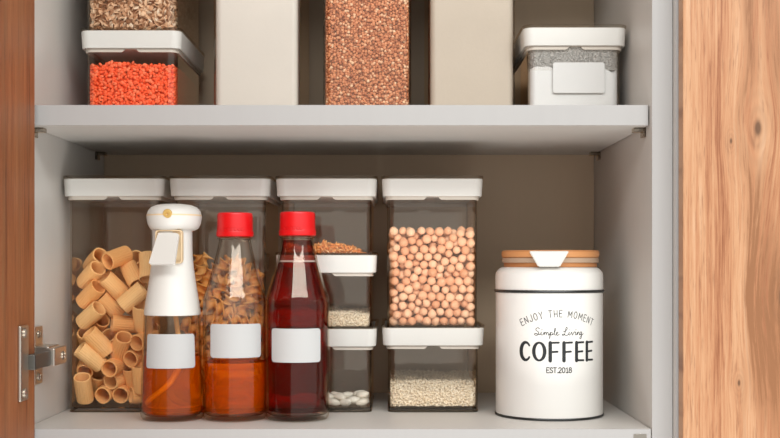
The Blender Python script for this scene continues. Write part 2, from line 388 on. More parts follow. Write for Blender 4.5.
zA, zB = PZ(326, YF), PZ(252, YF)
bean_c = container('low clear container of white beans, bottom of the stack behind the dark red bottle', 326, 0, zA)
rice_c = container('low clear container of rice, middle of the stack behind the dark red bottle', 326, zA - .0068, zB)
shr_c = container('clear container of orange shreds, topmost of the stack behind the dark red bottle', 326, zB - .0068, Zlid)
ric2_c = container('low clear container of pale rice under the tall container of chickpeas', 433.4, 0, PZ(325, YF), lw=LW + .001)
chk_c = container('tall clear container full of chickpeas on top of the low rice container', 432.6, PZ(325, YF) - .0068, Zlid)
# upper shelf
lent_c = container('low clear container of red lentils in the left corner of the upper shelf', 129.8, ZS1, PZ(27.2, YF))
oat_c = container('clear container of oat flakes standing on the red lentil container', 129.8, PZ(27.2, YF) - .0068, PZ(27.2, YF) + .092)
flour_c = container('tall clear container of smooth white flour, between oats and buckwheat', 255.5, ZS1, .525, w=.0868, lw=.097)
buck_c = container('tall clear container of brown buckwheat in the middle of the upper shelf', 367, ZS1, .525, w=.0885, lw=.099)
semo_c = container('tall clear container of cream coloured meal, right of the buckwheat', 472.5, ZS1, .525, w=.0875, lw=.098)
YS = .090; zl = lambda py: PZ(py, YS + .005) - ZS1; pxs = CX + .1812 * FPX / (D0 + YS)
small_c = container('low clear container of white powder with blank label, at right end of upper shelf', pxs, ZS1, PZ(24.2, YS), w=.0905, film_z=zl(70), yf=YS,
                    sticker=(PX(553, YS + .005) - .1812, PX(604.5, YS + .005) - .1812, zl(93), zl(62.5)))

# ------------------------------------------------------------------ loose food as one object per container
def ico(sub):
    bm = bmesh.new(); bmesh.ops.create_icosphere(bm, subdivisions=sub, radius=1)
    bm.verts.index_update(); v = np.array([x.co[:] for x in bm.verts]); f = np.array([[q.index for q in t.verts] for t in bm.faces]); bm.free(); return v, f
def rand_rot(n):
    q = rng.normal(size=(n, 4)); q /= np.linalg.norm(q, axis=1)[:, None]; w, x, y, z = q.T
    return np.stack([np.stack([1 - 2 * (y * y + z * z), 2 * (x * y - z * w), 2 * (x * z + y * w)], 1), np.stack([2 * (x * y + z * w), 1 - 2 * (x * x + z * z), 2 * (y * z - x * w)], 1),
                     np.stack([2 * (x * z - y * w), 2 * (y * z + x * w), 1 - 2 * (x * x + y * y)], 1)], 1)
def fill(name, label, cat, mat, bx, topf, tv, tf, s, jit=.35, layers=2, core=True, sc=(.85, 1.15), topz=None):
    """kernels TV packed behind the walls and under the top of the box BX; TOPF(x, y) is the height of the heap"""
    x0, x1, y0, y1, z0 = bx; rad = s * .5
    xs = np.arange(x0 + rad, x1 - rad + 1e-9, s * .9); ys = np.arange(y0 + rad, y1 - rad + 1e-9, s * .9); pts = []
    rc = .007
    for i, x in enumerate(xs):
        for j, y in enumerate(ys):
            # rounded corners
            ax, ay = min(x - x0, x1 - x), min(y - y0, y1 - y)
            if ax < rc and ay < rc and math.hypot(rc - ax, rc - ay) > rc - rad * .6: continue
            zt = topf(x, y); zz = np.arange(z0 + rad, zt - rad * .4, s * .82); edge = min(i, len(xs) - 1 - i, j) < layers
            for k, z in enumerate(zz):
                if edge or k >= len(zz) - layers: pts.append((x, y, z + (s * .41 if (i + j) % 2 else 0)))
    P = np.array(pts); P += rng.uniform(-1, 1, P.shape) * s * jit
    P[:, 0] = np.clip(P[:, 0], x0 + rad * .8, x1 - rad * .8); P[:, 1] = np.clip(P[:, 1], y0 + rad * .8, y1 - rad * .8); P[:, 2] = np.maximum(P[:, 2], z0 + rad * .7)
    n = len(P); R = rand_rot(n); S = rng.uniform(sc[0], sc[1], n)
    V = np.einsum('nij,vj->nvi', R, tv) * S[:, None, None] + P[:, None, :]
    V[:, :, 1] = np.maximum(V[:, :, 1], y0 + .0001); V[:, :, 0] = np.clip(V[:, :, 0], x0 + .0001, x1 - .0001); V[:, :, 2] = np.maximum(V[:, :, 2], z0)
    rc_ = .0070; VX = np.minimum(V[:, :, 0] - x0, x1 - V[:, :, 0]); VY = np.minimum(V[:, :, 1] - y0, y1 - V[:, :, 1])
    ddx, ddy = np.maximum(0, rc_ - VX), np.maximum(0, rc_ - VY); hyp = np.hypot(ddx, ddy); kk = np.where(hyp > rc_ - .0002, 1 - (rc_ - .0002) / np.maximum(hyp, 1e-9), 0)
    V[:, :, 0] += kk * ddx * np.where(V[:, :, 0] < (x0 + x1) / 2, 1, -1); V[:, :, 1] += kk * ddy * np.where(V[:, :, 1] < (y0 + y1) / 2, 1, -1)
    F = (tf[None] + (np.arange(n) * len(tv))[:, None, None]).reshape(-1, tf.shape[1])
    V = V.reshape(-1, 3)
    if core:
        m = s * 1.2; nx, ny = 10, 14; cv = []; cf = []
        gx = np.linspace(x0 + m, x1 - m, nx); gy = np.linspace(y0 + m, y1 - .006, ny); gz = lambda x, y: max(z0 + .0012, topf(x, y) - m)
        for lay in range(2):
            for x in gx:
                for y in gy: cv.append((x, y, gz(x, y) if lay else z0 + .0005))
        idx = lambda l, i, j: l * nx * ny + i * ny + j
        for i in range(nx - 1):
            for j in range(ny - 1):
                cf.append((idx(1, i, j), idx(1, i + 1, j), idx(1, i + 1, j + 1), idx(1, i, j + 1)))
        per = [(i, 0) for i in range(nx)] + [(nx - 1, j) for j in range(1, ny)] + [(i, ny - 1) for i in range(nx - 2, -1, -1)] + [(0, j) for j in range(ny - 2, 0, -1)]
        for a, b in zip(per, per[1:] + per[:1]): cf.append((idx(0, *a), idx(0, *b), idx(1, *b), idx(1, *a)))
        base = len(V); V = np.vstack([V, np.array(cv)])
    o_v = V.astype(np.float32); me = bpy.data.meshes.new(name)
    loops = list(F.reshape(-1)); starts = list(range(0, len(loops), F.shape[1])); tot = [F.shape[1]] * len(F)
    if core:
        for q in cf: starts.append(len(loops)); tot.append(4); loops += [i + base for i in q]
    me.vertices.add(len(o_v)); me.vertices.foreach_set('co', o_v.reshape(-1)); me.loops.add(len(loops)); me.loops.foreach_set('vertex_index', np.array(loops, np.int32))
    me.polygons.add(len(starts)); me.polygons.foreach_set('loop_start', np.array(starts, np.int32)); me.polygons.foreach_set('use_smooth', np.ones(len(starts), bool))
    me.update(calc_edges=True); me.validate(); me.materials.append(mat)
    o = bpy.data.objects.new(name, me); C.objects.link(o); tag(o, label, cat, kind='stuff'); return o
i1v, i1f = ico(1); i2v, i2f = ico(2)
lentil = i2v * np.array([.0022, .0022, .0014])
buck = i1v.copy(); buck = buck / np.abs(buck).max(1)[:, None] ** .35; buck = buck * np.array([.0016, .0016, .0018])
riceg = i1v * np.array([.0008, .0008, .0023])
flake = i2v * np.array([.0036, .0024, .0006]); flake[:, 2] += .09 * (flake[:, 0] ** 2 - flake[:, 1] ** 2) / .0036 * 1.2
shred = i1v * np.array([.0008, .0010, .0036])
zq = lambda py, Y=YF + .006: PZ(py, Y)
bx = inner(lent_c[1], lent_c[2], ZS1); t0 = zq(64)
fill('red_lentils', 'orange red lentils filling the low container in the upper left corner', 'lentils', M_lentil, bx, lambda x, y: t0 + .0012 * math.sin(90 * x + 1) + .0006 * math.sin(160 * y), lentil, i2f, .0035)
bx = inner(oat_c[1], oat_c[2], PZ(27.2, YF) - .0068)
fill('oat_flakes', 'beige and brown oat flakes in the container above the red lentils', 'oats', M_oat, bx, lambda x, y: .442, flake, i2f, .0046, .4)
def narrow(c, w): return (c[1] - (w - .004) / 2, c[1] + (w - .004) / 2, c[2] - ID / 2, c[2] + ID / 2, ZS1 + .0055)
fill('buckwheat_groats', 'brown buckwheat groats filling the tall middle container on the upper shelf', 'buckwheat', M_buck, narrow(buck_c, .0885), lambda x, y: .470, buck, i1f, .0031)
def heap(front, rise, k=.045, amp=.001):
    def f(x, y, y0=YF + .006): return front + rise * (1 - math.exp(-max(0, y - y0) / k)) + amp * math.sin(140 * x + 60 * y) + amp * .6 * math.sin(230 * y - 70 * x)
    return f
fill('rice', 'pale rice heaped in the low container under the chickpeas', 'rice', M_rice, inner(ric2_c[1], ric2_c[2], 0), heap(.0207, .0075, .03, .0006), riceg, i1f, .0025, .45)
x3 = rice_c[1]
fill('rice', 'pale rice sloping down to the right in the middle container of the stack', 'rice', M_rice, inner(rice_c[1], rice_c[2], zA - .0068), lambda x, y: zq(314.5) - (x - x3) * .055 + .002 * (1 - math.exp(-(y - YF) / .05)), riceg, i1f, .0025, .45)
fill('orange_shreds', 'orange pasta shreds in the topmost container of the stack', 'pasta shreds', M_shred, inner(shr_c[1], shr_c[2], zB - .0068),
     lambda x, y: zq(245.5) - max(0, x - x3 - .012) * .32 + .0018 * math.sin(170 * x + 1) + .0022 * math.sin(90 * x), shred, i1f, .0031, .5)
def powder_block(name, label, cat, mat, w, c, z0, topf, rc=.0064):
    X, yc = c[1], c[2]; n = 26; v = []; f = []
    base = rr(w - .0042, ID - .0002, rc, 8, 0, 24)
    rings = [[(X + x, yc + y, z0) for x, y, _ in base], [(X + x, yc + y, topf(X + x, yc + y)) for x, y, _ in base]]
    for s in (.8, .5, .2): rings.append([(X + x * s, yc + y * s, topf(X + x * s, yc + y * s) + (1 - s) * .002) for x, y, _ in base])
    return tag(mesh(name, *loft(rings), mat, None, True, 50), label, cat, kind='stuff')
powder_block('flour', 'smooth white flour filling the tall container left of the buckwheat', 'flour', M_flour, .0868, flour_c, ZS1 + .0055, lambda x, y: .492)
powder_block('meal', 'cream coloured meal filling the tall container right of the buckwheat', 'meal', M_semo, .0875, semo_c, ZS1 + .0055, lambda x, y: .486)
sx = small_c[1]
powder_block('white_powder', 'white powder in the low container with a blank label', 'powder', M_starch, .0905, small_c, ZS1 + .0055,
             lambda x, y: zq(67, YS + .006) + .0008 * math.sin(220 * x) + .0006 * math.sin(530 * x + 1) - .0045 * math.exp(-((x - sx - .036) / .006) ** 2))

# ------------------------------------------------------------------ chickpeas, one by one
def relax(P, r, lo, hi, it=60, grav=0.0, wts=(1, 1, 1)):
    P = P.copy(); wts = np.array(wts)
    for _ in range(it):
        d = P[:, None] - P[None]; L = np.sqrt((d ** 2).sum(-1)) + 1e-9; ov = np.maximum(0, 2 * r - L); np.fill_diagonal(ov, 0)
        P += (d / L[..., None] * ov[..., None]).sum(1) * .35 * wts; P[:, 2] -= grav
        P = np.clip(P, lo, hi)
    return P
def chick_mesh(k):
    bm = bmesh.new(); bmesh.ops.create_uvsphere(bm, u_segments=18, v_segments=12, radius=1)
    for v in bm.verts:
        p = v.co; b = max(0, p.z) ** 6; cl = math.exp(-(p.x / .22) ** 2) * max(0, p.y) * .12
        v.co = Vector((p.x * (1 - .12 * b), p.y * (1 - .12 * b) - cl, p.z * .96 + .20 * b)) * (1 + .03 * math.sin(3 * p.x + k) + .03 * math.sin(4 * p.y + 2 * k))
    me = bpy.data.meshes.new('chickpea'); bm.to_mesh(me); bm.free()
    for q in me.polygons: q.use_smooth = True
    me.materials.append(M_chick); return me
cm = [chick_mesh(k) for k in range(3)]
bx = inner(chk_c[1], chk_c[2], PZ(325, YF) - .0068); RC = .00455
ztop = zq(229); pts = []
s = RC * 2 * 1.0
nx = int((bx[1] - bx[0]) / s)
j = 0; y = bx[2] + RC
while y < bx[2] + .0145:
    i = 0; z = bx[4] + RC
    while z < ztop - RC + .002:
        for k in range(nx + (0 if (i + j) % 2 else 1)):
            pts.append((bx[0] + RC + (k + (.5 if (i + j) % 2 else 0)) * (bx[1] - bx[0] - 2 * RC) / nx, y, z))
        z += s * .885; i += 1
    y += s * .82; j += 1
P = np.array(pts); P += rng.uniform(-1, 1, P.shape) * .0044
lo = np.array([bx[0] + RC, bx[2] + RC, bx[4] + RC]); hi = np.array([bx[1] - RC, bx[2] + .018, ztop - RC + .003])
P = relax(P, RC * .975, lo, hi, 40, .0000)
order = np.argsort(P[:, 1])[:300]
for n_, i in enumerate(order):
    o = bpy.data.objects.new('chickpea', cm[n_ % 3]); C.objects.link(o); o.location = P[i]; o.rotation_euler = rng.uniform(0, 6.28, 3)
    q = RC * rng.uniform(.86, 1.06); o.scale = (q, q, q)
    tag(o, 'round beige chickpea packed in the tall clear container above the low rice container', 'chickpea', 'chickpeas in the tall container')
fill('chickpea_pile', 'chickpeas packed at the back of their container, behind the front layers', 'chickpeas', M_chick2, (bx[0], bx[1], bx[2] + .022, bx[3], bx[4]), lambda x, y: ztop - .008 + .003 * math.sin(70 * x + 50 * y),
     i2v * RC, i2f, RC * 2, .2, 1)

# ------------------------------------------------------------------ white beans, one by one
def bean_mesh():
    bm = bmesh.new(); bmesh.ops.create_uvsphere(bm, u_segments=16, v_segments=10, radius=1)
    for v in bm.verts:
        p = v.co; v.co = Vector((p.x * .0072, p.y * .0046 + .0018 * (p.x ** 2 - .4), p.z * .0036))
    me = bpy.data.meshes.new('white_bean'); bm.to_mesh(me); bm.free()
    for q in me.polygons: q.use_smooth = True
    me.materials.append(M_bean); return me
bm_ = bean_mesh(); bx = inner(bean_c[1], bean_c[2], 0); pts = []
for lay in range(2):
    for i in range(6):
        for j in range(4 if lay == 0 else 3):
            pts.append((bx[0] + .008 + i * .0138 + (.006 if (lay + j) % 2 else 0), bx[2] + .006 + j * .0115 + lay * .004, bx[4] + .0042 + lay * .0062))
P = np.array(pts) + rng.uniform(-1, 1, (len(pts), 3)) * np.array([.002, .0015, .0008])
P = relax(P, .0047, np.array([bx[0] + .0075, bx[2] + .0055, bx[4] + .0040]), np.array([bx[1] - .0075, bx[3], bx[4] + .013]), 40, .0002)
for p in P:
    o = bpy.data.objects.new('white_bean', bm_); C.objects.link(o); o.location = p; o.rotation_euler = (rng.uniform(-.5, .5), rng.uniform(-.25, .25), rng.uniform(-.7, .7) + (PI if rng.random() < .5 else 0))
    tag(o, 'white bean lying in the bottom container of the stack behind the red bottle', 'bean', 'white beans in the bottom container')

# ------------------------------------------------------------------ rigatoni, one by one
RL, RO, RI = .0286, .0089, .0071
def riga_mesh(k, L):
    seg = 88; rng2 = random.Random(k); v = []; 
    def ring(y, base, ridge, tw=0):
        out = []
        for i in range(seg):
            a = 2 * PI * i / seg; r = base + ridge * (.5 + .5 * math.cos(a * 22))
            ell = 1 + .035 * math.cos(2 * a + k)
            out.append((r * ell * math.cos(a), r / ell * math.sin(a), y))
        return out
    cut = rng2.uniform(-.10, .10)
    sk = lambda R: [(x, y, z + x * cut) for x, y, z in R]
    bend = rng2.uniform(-.0010, .0010)
    rings = [sk(ring(-L / 2, RI + .0001, 0)), sk(ring(-L / 2, RO - .0004, .0001))]
    for t in np.linspace(-.48, .48, 9): rings.append([(x + bend * (1 - 4 * t * t), y, z + x * cut * abs(2 * t)) for x, y, z in ring(t * L, RO - .0006, .0006)])
    rings += [sk(ring(L / 2, RO - .0004, .0001)), sk(ring(L / 2, RI + .0001, 0))]
    for t in np.linspace(.48, -.48, 5): rings.append([(x + bend * (1 - 4 * t * t), y, z) for x, y, z in ring(t * L, RI, 0)])
    vv, ff = loft(rings, closed=True)
    me = bpy.data.meshes.new('rigatoni'); me.from_pydata(vv, [], ff)
    bm = bmesh.new(); bm.from_mesh(me); bmesh.ops.recalc_face_normals(bm, faces=bm.faces)
    for f in bm.faces: f.smooth = True
    bm.to_mesh(me); bm.free(); me.materials.append(M_pasta); return me
rm = [riga_mesh(k, RL) for k in range(5)]
A = (60, 240); B = (60, 325); SC = 4.867
tubes = [  # end nearer the lens, other end (crop pixels), layer
 (A, 235, 105, 305, 68, 0), (A, 205, 75, 130, 132, 1), (A, 172, 135, 85, 212, 0), (A, 172, 225, 80, 308, 0), (A, 210, 178, 292, 272, 0), (A, 372, 218, 306, 122, 0),
 (A, 412, 232, 298, 328, 0), (A, 185, 272, 265, 368, 0), (A, 182, 330, 85, 408, 0), (A, 425, 192, 412, 72, 0), (A, 352, 85, 372, 150, 1), (A, 396, 318, 396, 440, 0),
 (A, 242, 406, 364, 420, 0), (A, 205, 388, 140, 450, 1), (A, 80, 118, 84, 190, 2), (A, 440, 350, 460, 430, 1),
 (B, 140, 36, 226, 136, 0), (B, 312, 62, 264, 160, 0), (B, 376, 84, 440, 64, 0), (B, 96, 112, 192, 200, 0), (B, 340, 168, 385, 145, 0), (B, 243, 212, 282, 192, 0),
 (B, 105, 232, 102, 165, 0), (B, 108, 268, 106, 386, 0), (B, 235, 286, 292, 262, 0), (B, 196, 350, 220, 326, 0), (B, 276, 344, 292, 316, 0), (B, 326, 214, 346, 334, 0),
 (B, 388, 198, 394, 330, 0), (B, 332, 364, 455, 366, 0), (B, 182, 240, 146, 330, 1), (B, 96, 36, 92, 120, 1), (B, 236, 50, 240, 130, 1), (B, 455, 200, 462, 300, 1), (B, 440, 20, 455, 130, 1),
 (B, 300, 290, 330, 330, 2), (B, 250, 150, 300, 130, 2), (A, 250, 150, 330, 200, 2), (A, 120, 250, 200, 300, 2), (A, 360, 330, 300, 300, 2), (A, 160, 400, 250, 350, 2), (A, 430, 270, 390, 200, 2), (B, 380, 270, 350, 200, 2)]
bx = inner(pasta_c[1], pasta_c[2], 0)
ctr, axs, tgt = [], [], []
for (o_, ax, ay, cx, cy, lay) in tubes:
    Y = bx[2] + .0088 + lay * .0165
    p = np.array([PX(o_[0] + ax / SC, Y), 0, PZ(o_[1] + ay / SC, Y)]); q = np.array([PX(o_[0] + cx / SC, Y), 0, PZ(o_[1] + cy / SC, Y)])
    d = q - p; l = np.hypot(d[0], d[2]); dy = math.sqrt(max(0, RL ** 2 - l ** 2)) if l < RL else 0
    d = d / max(l, 1e-6) * min(l, RL); d[1] = dy
    d /= np.linalg.norm(d)
    c = (p + q) / 2; c[1] = Y + abs(d[1]) * RL / 2 * .95
    ctr.append(c); axs.append(d)
ctr = np.array(ctr); axs = np.array(axs); tgt = ctr.copy()
offs = np.linspace(-(RL / 2 - RO * .7), RL / 2 - RO * .7, 4)
for it in range(160):
    S = (ctr[:, None] + axs[:, None] * offs[None, :, None]); n = len(ctr); Q = S.reshape(-1, 3); own = np.repeat(np.arange(n), len(offs))
    d = Q[:, None] - Q[None]; L = np.sqrt((d ** 2).sum(-1)) + 1e-9; ov = np.maximum(0, 2 * RO * .98 - L); ov[own[:, None] == own[None]] = 0
    # in depth the tube already behind gives way
    push = d / L[..., None] * ov[..., None]; push[..., 1] += np.sign(d[..., 1]) * ov * .4
    mv = push.sum(1).reshape(n, len(offs), 3).mean(1) * .35
    ctr += mv * np.array([.14, 1.0, .14]) + (tgt - ctr) * np.array([.10, .01, .10])
    ex = np.abs(axs) * (RL / 2) + RO * np.sqrt(np.maximum(0, 1 - axs ** 2))
    ctr[:, 0] = np.clip(ctr[:, 0], bx[0] + ex[:, 0], bx[1] - ex[:, 0]); ctr[:, 1] = np.clip(ctr[:, 1], bx[2] + ex[:, 1], bx[3] - ex[:, 1]); ctr[:, 2] = np.maximum(ctr[:, 2], bx[4] + ex[:, 2])
for i in range(len(ctr)):
    o = bpy.data.objects.new('rigatoni', rm[i % 5]); C.objects.link(o); o.location = ctr[i]
    o.rotation_mode = 'QUATERNION'; o.rotation_quaternion = Vector(axs[i]).to_track_quat('Z', 'Y')
    tag(o, 'short ridged orange pasta tube heaped in the container by the left cabinet wall', 'pasta tube', 'rigatoni in the left container')

# ------------------------------------------------------------------ fusilli, one by one
def fus_mesh(k, L=.036, R=.0066, turns=2.0):
    n = 44; v = []; f = []; m = 7
    for i in range(n + 1):
        t = i / n; z = (t - .5) * L; th = 2 * PI * turns * t + k
        for side in (1, -1):
            for j in range(m):
                u = -1 + 2 * j / (m - 1); r = u * R
                curl = .22 * (u * abs(u)); a = th + curl
                w = .0011 + .0004 * abs(u)
                nx_, ny_ = -math.sin(a), math.cos(a)
                v.append((r * math.cos(a) + side * nx_ * w, r * math.sin(a) + side * ny_ * w, z))
    st = 2 * m
    for i in range(n):
        ring = list(range(m)) + list(range(2 * m - 1, m - 1, -1))
        for q in range(len(ring)):
            a, b = ring[q], ring[(q + 1) % len(ring)]
            f.append((i * st + a, i * st + b, (i + 1) * st + b, (i + 1) * st + a))
    ring = list(range(m)) + list(range(2 * m - 1, m - 1, -1)); f.append(tuple(ring)); f.append(tuple(n * st + q for q in ring[::-1]))
    me = bpy.data.meshes.new('fusilli'); me.from_pydata(v, [], f)
    bm = bmesh.new(); bm.from_mesh(me); bmesh.ops.recalc_face_normals(bm, faces=bm.faces)
    for q in bm.faces: q.smooth = True
    bm.to_mesh(me); bm.free(); me.materials.append(M_fus); return me
fm = [fus_mesh(k) for k in range(3)]
bx = inner(fus_c[1], fus_c[2], 0); FL, FR = .036, .0060
zt = zq(254); ctr, axs = [], []
for lay in range(3):
    y = bx[2] + .0085 + lay * .0115
    rows = int((zt - bx[4]) / .0128)
    for i in range(rows):
        for k in range(3):
            if lay == 2 and k == 1 and i % 2: continue
            ctr.append([bx[0] + .016 + k * .0275 + rng.uniform(-.006, .006) + (.006 if i % 2 else -.004), y + rng.uniform(-.002, .002), bx[4] + .008 + i * .0128 + rng.uniform(-.003, .003)])
            th = rng.uniform(-1.0, 1.0) + (PI / 2 if rng.random() < .3 else 0); ph = rng.uniform(-.5, .5)
            axs.append([math.cos(th) * math.cos(ph), math.sin(ph), math.sin(th) * math.cos(ph)])
ctr = np.array(ctr); axs = np.array(axs); offs = np.linspace(-(FL / 2 - FR), FL / 2 - FR, 4); n = len(ctr)
own = np.repeat(np.arange(n), 4)
for it in range(120):
    Q = (ctr[:, None] + axs[:, None] * offs[None, :, None]).reshape(-1, 3)
    d = Q[:, None] - Q[None]; L = np.sqrt((d ** 2).sum(-1)) + 1e-9; ov = np.maximum(0, 2 * FR * .82 - L); ov[own[:, None] == own[None]] = 0
    ctr += (d / L[..., None] * ov[..., None]).sum(1).reshape(n, 4, 3).mean(1) * .5
    ctr[:, 2] -= .00008
    ex = np.abs(axs) * (FL / 2) + FR * np.sqrt(np.maximum(0, 1 - axs ** 2))
    ctr[:, 0] = np.clip(ctr[:, 0], bx[0] + ex[:, 0], bx[1] - ex[:, 0]); ctr[:, 1] = np.clip(ctr[:, 1], bx[2] + ex[:, 1], bx[3] - ex[:, 1]); ctr[:, 2] = np.maximum(ctr[:, 2], bx[4] + ex[:, 2])
for i in range(n):
    o = bpy.data.objects.new('fusilli', fm[i % 3]); C.objects.link(o); o.location = ctr[i]
    o.rotation_mode = 'QUATERNION'; o.rotation_quaternion = Vector(axs[i]).to_track_quat('Z', 'Y')
    tag(o, 'twisted orange fusilli piece in the tall container behind the amber bottle', 'fusilli', 'fusilli in the tall container')

# ------------------------------------------------------------------ bottles
def wrap(R, pts_faces, th0, zoff=0, r_of_z=None, lift=.0003):
    v, f = pts_faces; out = []
    for s_, z, h in v:
        r = (r_of_z(z) if r_of_z else R) + lift + h; a = th0 + s_ / R
        out.append((r * math.sin(a), -r * math.cos(a), z + zoff))
    return out, f
def sticker(R, th0, w, z0, z1, parent, r_of_z=None):
    n = 28; m = 2; v = []; f = []; rc = .003
    cols = []
    for i in range(n + 1):
        s_ = -w / 2 + w * i / n; e = w / 2 - abs(s_); c = 0 if e > rc else rc - math.sqrt(max(0, rc * rc - (rc - e) ** 2)); cols.append((s_, c))
    # refine the ends so the corners are round
    xs = sorted(set([-w / 2 + rc * (1 - math.cos(PI / 2 * k / 5)) for k in range(6)] + [w / 2 - rc * (1 - math.cos(PI / 2 * k / 5)) for k in range(6)] + list(np.linspace(-w / 2 + rc, w / 2 - rc, 20))))
    for h in (0, .0004):
        for s_ in xs:
            e = max(0.0, w / 2 - abs(s_)); c = 0 if e > rc else rc - math.sqrt(max(0, rc * rc - (rc - e) ** 2))
            for q in range(5): v.append((s_, z0 + c + (z1 - z0 - 2 * c) * q / 4, h))
    N = len(xs)
    for i in range(N - 1):
        for q in range(4):
            a = i * 5 + q; f.append((a, a + 5, a + 6, a + 1)); a += N * 5; f.append((a, a + 1, a + 6, a + 5))
    per = [i * 5 for i in range(N)] + [(N - 1) * 5 + q for q in range(1, 5)] + [i * 5 + 4 for i in range(N - 2, -1, -1)] + [q for q in range(3, 0, -1)]
    for a, b in zip(per, per[1:] + per[:1]): f.append((a, b, b + N * 5, a + N * 5))
    vv, ff = wrap(R, (v, f), th0, 0, r_of_z); return mesh('blank_label', vv, ff, M_label, parent, True, 50)
def interp(prof):
    zs = [p[1] for p in prof]; rs = [p[0] for p in prof]; return lambda z: float(np.interp(z, zs, rs))
Yb = .0670; sb = (D0 + Yb) / FPX
zb = lambda py: ZC + (HY - py) * sb
def smooth_prof(pts, n=5): return [(float(p[0]), float(p[1])) for p in spline(pts, n)]
def glass_bottle(label, px, Rb, zcap0, zcap1, zsh, level, liqmat, liqname, lab, rotl, refr_to=None):
    X = (px - CX) * sb; t = empty('glass_bottle', label, 'bottle', (X, Yb, 0))
    rn = .0150
    zn = zcap0
    prof = [(Rb - .006, .0003), (Rb - .002, .0010), (Rb - .0004, .0035), (Rb, .007), (Rb, zsh - .004)] + smooth_prof([(Rb, zsh - .003), (Rb - .0012, zsh + .004), (Rb - .0062, zsh + .020), (Rb - .0112, zsh + .038), (rn + .0008, zn - .008), (rn, zn - .003)], 5)
    prof += [(rn + .0014, zn - .0026), (rn + .0016, zn - .0012), (rn - .001, zn - .0004), (rn - .001, zcap1 - .003)]
    th = .0016
    inn = [(r - th, z) for r, z in prof if z > .006][::-1]
    mesh('glass_body', *lathe(prof + [(prof[-1][0] - th, prof[-1][1])] + inn[1:] + [(Rb - .004, .0052), (.004, .0075), (.0002, .0078)], 64, True, True), M_glass, t)
    # scalloped glass relief round the foot of the neck
    rz = interp([p for p in prof if p[1] < zn - .003])
    sv = MB(); nsc = 10
    for k in range(nsc):
        a0 = 2 * PI * k / nsc
        for q in range(10):
            pass
    pts = []
    for i in range(nsc * 12 + 1):
        a = 2 * PI * i / (nsc * 12); ph = (i % 12) / 12; z = zsh + .004 - .0045 * math.sin(PI * ph); r = rz(z) + .0001
        pts.append((r * math.cos(a), r * math.sin(a), z))
    mesh('scallop_relief', *tube(pts, .0006, 6), M_glass, t)
    liq = [(r - .0017, z) for r, z in prof if .0065 < z < level]; rl = interp(prof)(level) - .0017
    full = [(.0005, .0088), (Rb - .006, .0082), (Rb - .0030, .0090)] + [(r, z) for r, z in liq if z > .0092] + [(rl, level), (rl * .97, level - .0004)]
    mesh(liqname, *lathe(full, 64), liqmat, t)
    if refr_to:  # added sleeve, coloured like red refracted above the liquid level
        fl = [(r - .0018, z) for r, z in prof if level + .001 < z < refr_to]
        mesh('red_refraction', *lathe(fl, 64, False, False), M_refr, t)
    cp = [(.0168, zcap0 - .0002), (.0176, zcap0 + .0004), (.0178, zcap0 + .0040), (.0172, zcap0 + .0052), (.0170, zcap0 + .0062), (.0168, zcap1 - .0022), (.0162, zcap1 - .0006), (.0148, zcap1), (.0002, zcap1 + .0001)]
    cap = mesh('screw_cap', *lathe(cp, 64, True, True), M_red, t)
    # tamper tabs moulded on the band of the cap
    tb = MB()
    for a in (-.55, -.35, -.15, .05, .25, .42):
        q = MB(); q.add(*bevel_box(-.0013, .0013, -.0006, .0008, -.0009, .0009, .0004)); q.xf(Matrix.Rotation(a + rotl, 4, 'Z') @ Matrix.Translation((0, -.0176, zcap0 + .0060)) @ Matrix.Rotation(.25 * math.sin(9 * a), 4, 'Y')); tb.add(q.v, q.f)
    tb.build('tamper_tabs', M_red, cap)
    sticker(Rb, lab[0], lab[1], lab[2], lab[3], t)
    return t
glass_bottle('clear glass bottle half full of amber oil with red cap, middle of the three bottles', 235, .0305, zb(236.5), zb(212.8), zb(300), zb(361), M_amber, 'amber_oil',
             (math.radians(9.5), .0520, zb(355.5), zb(322.5)), .1)
glass_bottle('dark red vinegar bottle with red cap, filled into the neck, rightmost of three bottles', 297.5, .0305, zb(235.5), zb(212.0), zb(300), zb(262), M_wine, 'red_vinegar',
             (math.radians(1.0), .0500, zb(360), zb(327)), -.15, zb(240))
# spray bottle
X = (172.4 - CX) * sb; sp = empty('spray_bottle', 'spray bottle with white trigger head and amber oil, leftmost of the three bottles', 'bottle', (X, Yb, 0))
ztopb = zb(314.4)
prof = [(.0240, .0003), (.0282, .0010), (.0300, .0035), (.0303, .007), (.0290, .045), (.0276, .080), (.0268, ztopb)]
th = .0016
mesh('clear_bottle', *lathe(prof + [(r - th, z) for r, z in prof[:3:-1]] + [(.0283, .0075), (.026, .0052), (.0002, .0062)], 64, True, True), M_glass, sp)
lv = zb(355); rf = interp(prof)
mesh('amber_oil', *lathe([(.0004, .0072), (.0245, .0068), (.0272, .0082)] + [(rf(z) - .0018, z) for z in np.linspace(.010, lv, 8)] + [(rf(lv) - .0026, lv - .0003)], 64), M_amber, sp)
tp = spline([(.0020, .006, ztopb - .002), (.0045, .006, zb(335)), (.0075, .004, zb(352)), (.0050, -.004, zb(368)), (-.002, -.010, zb(384)), (-.016, -.014, zb(397)), (-.0215, -.0145, zb(402))], 8)
mesh('dip_tube', *tube(tp, .0024, 12), plain('tube_plastic', rgb(238, 176, 104), .4, .4), sp)
zh = lambda py: zb(py)
hp = smooth_prof([(.0264, zh(314.8)), (.0266, zh(311)), (.0246, zh(297)), (.0215, zh(277)), (.0194, zh(258)), (.0189, zh(243)), (.0190, zh(231)), (.0208, zh(229.4))], 5)
head = mesh('spray_collar', *lathe([(.0255, zh(314.7))] + hp + [(.010, zh(228.5))], 64), M_white, sp)
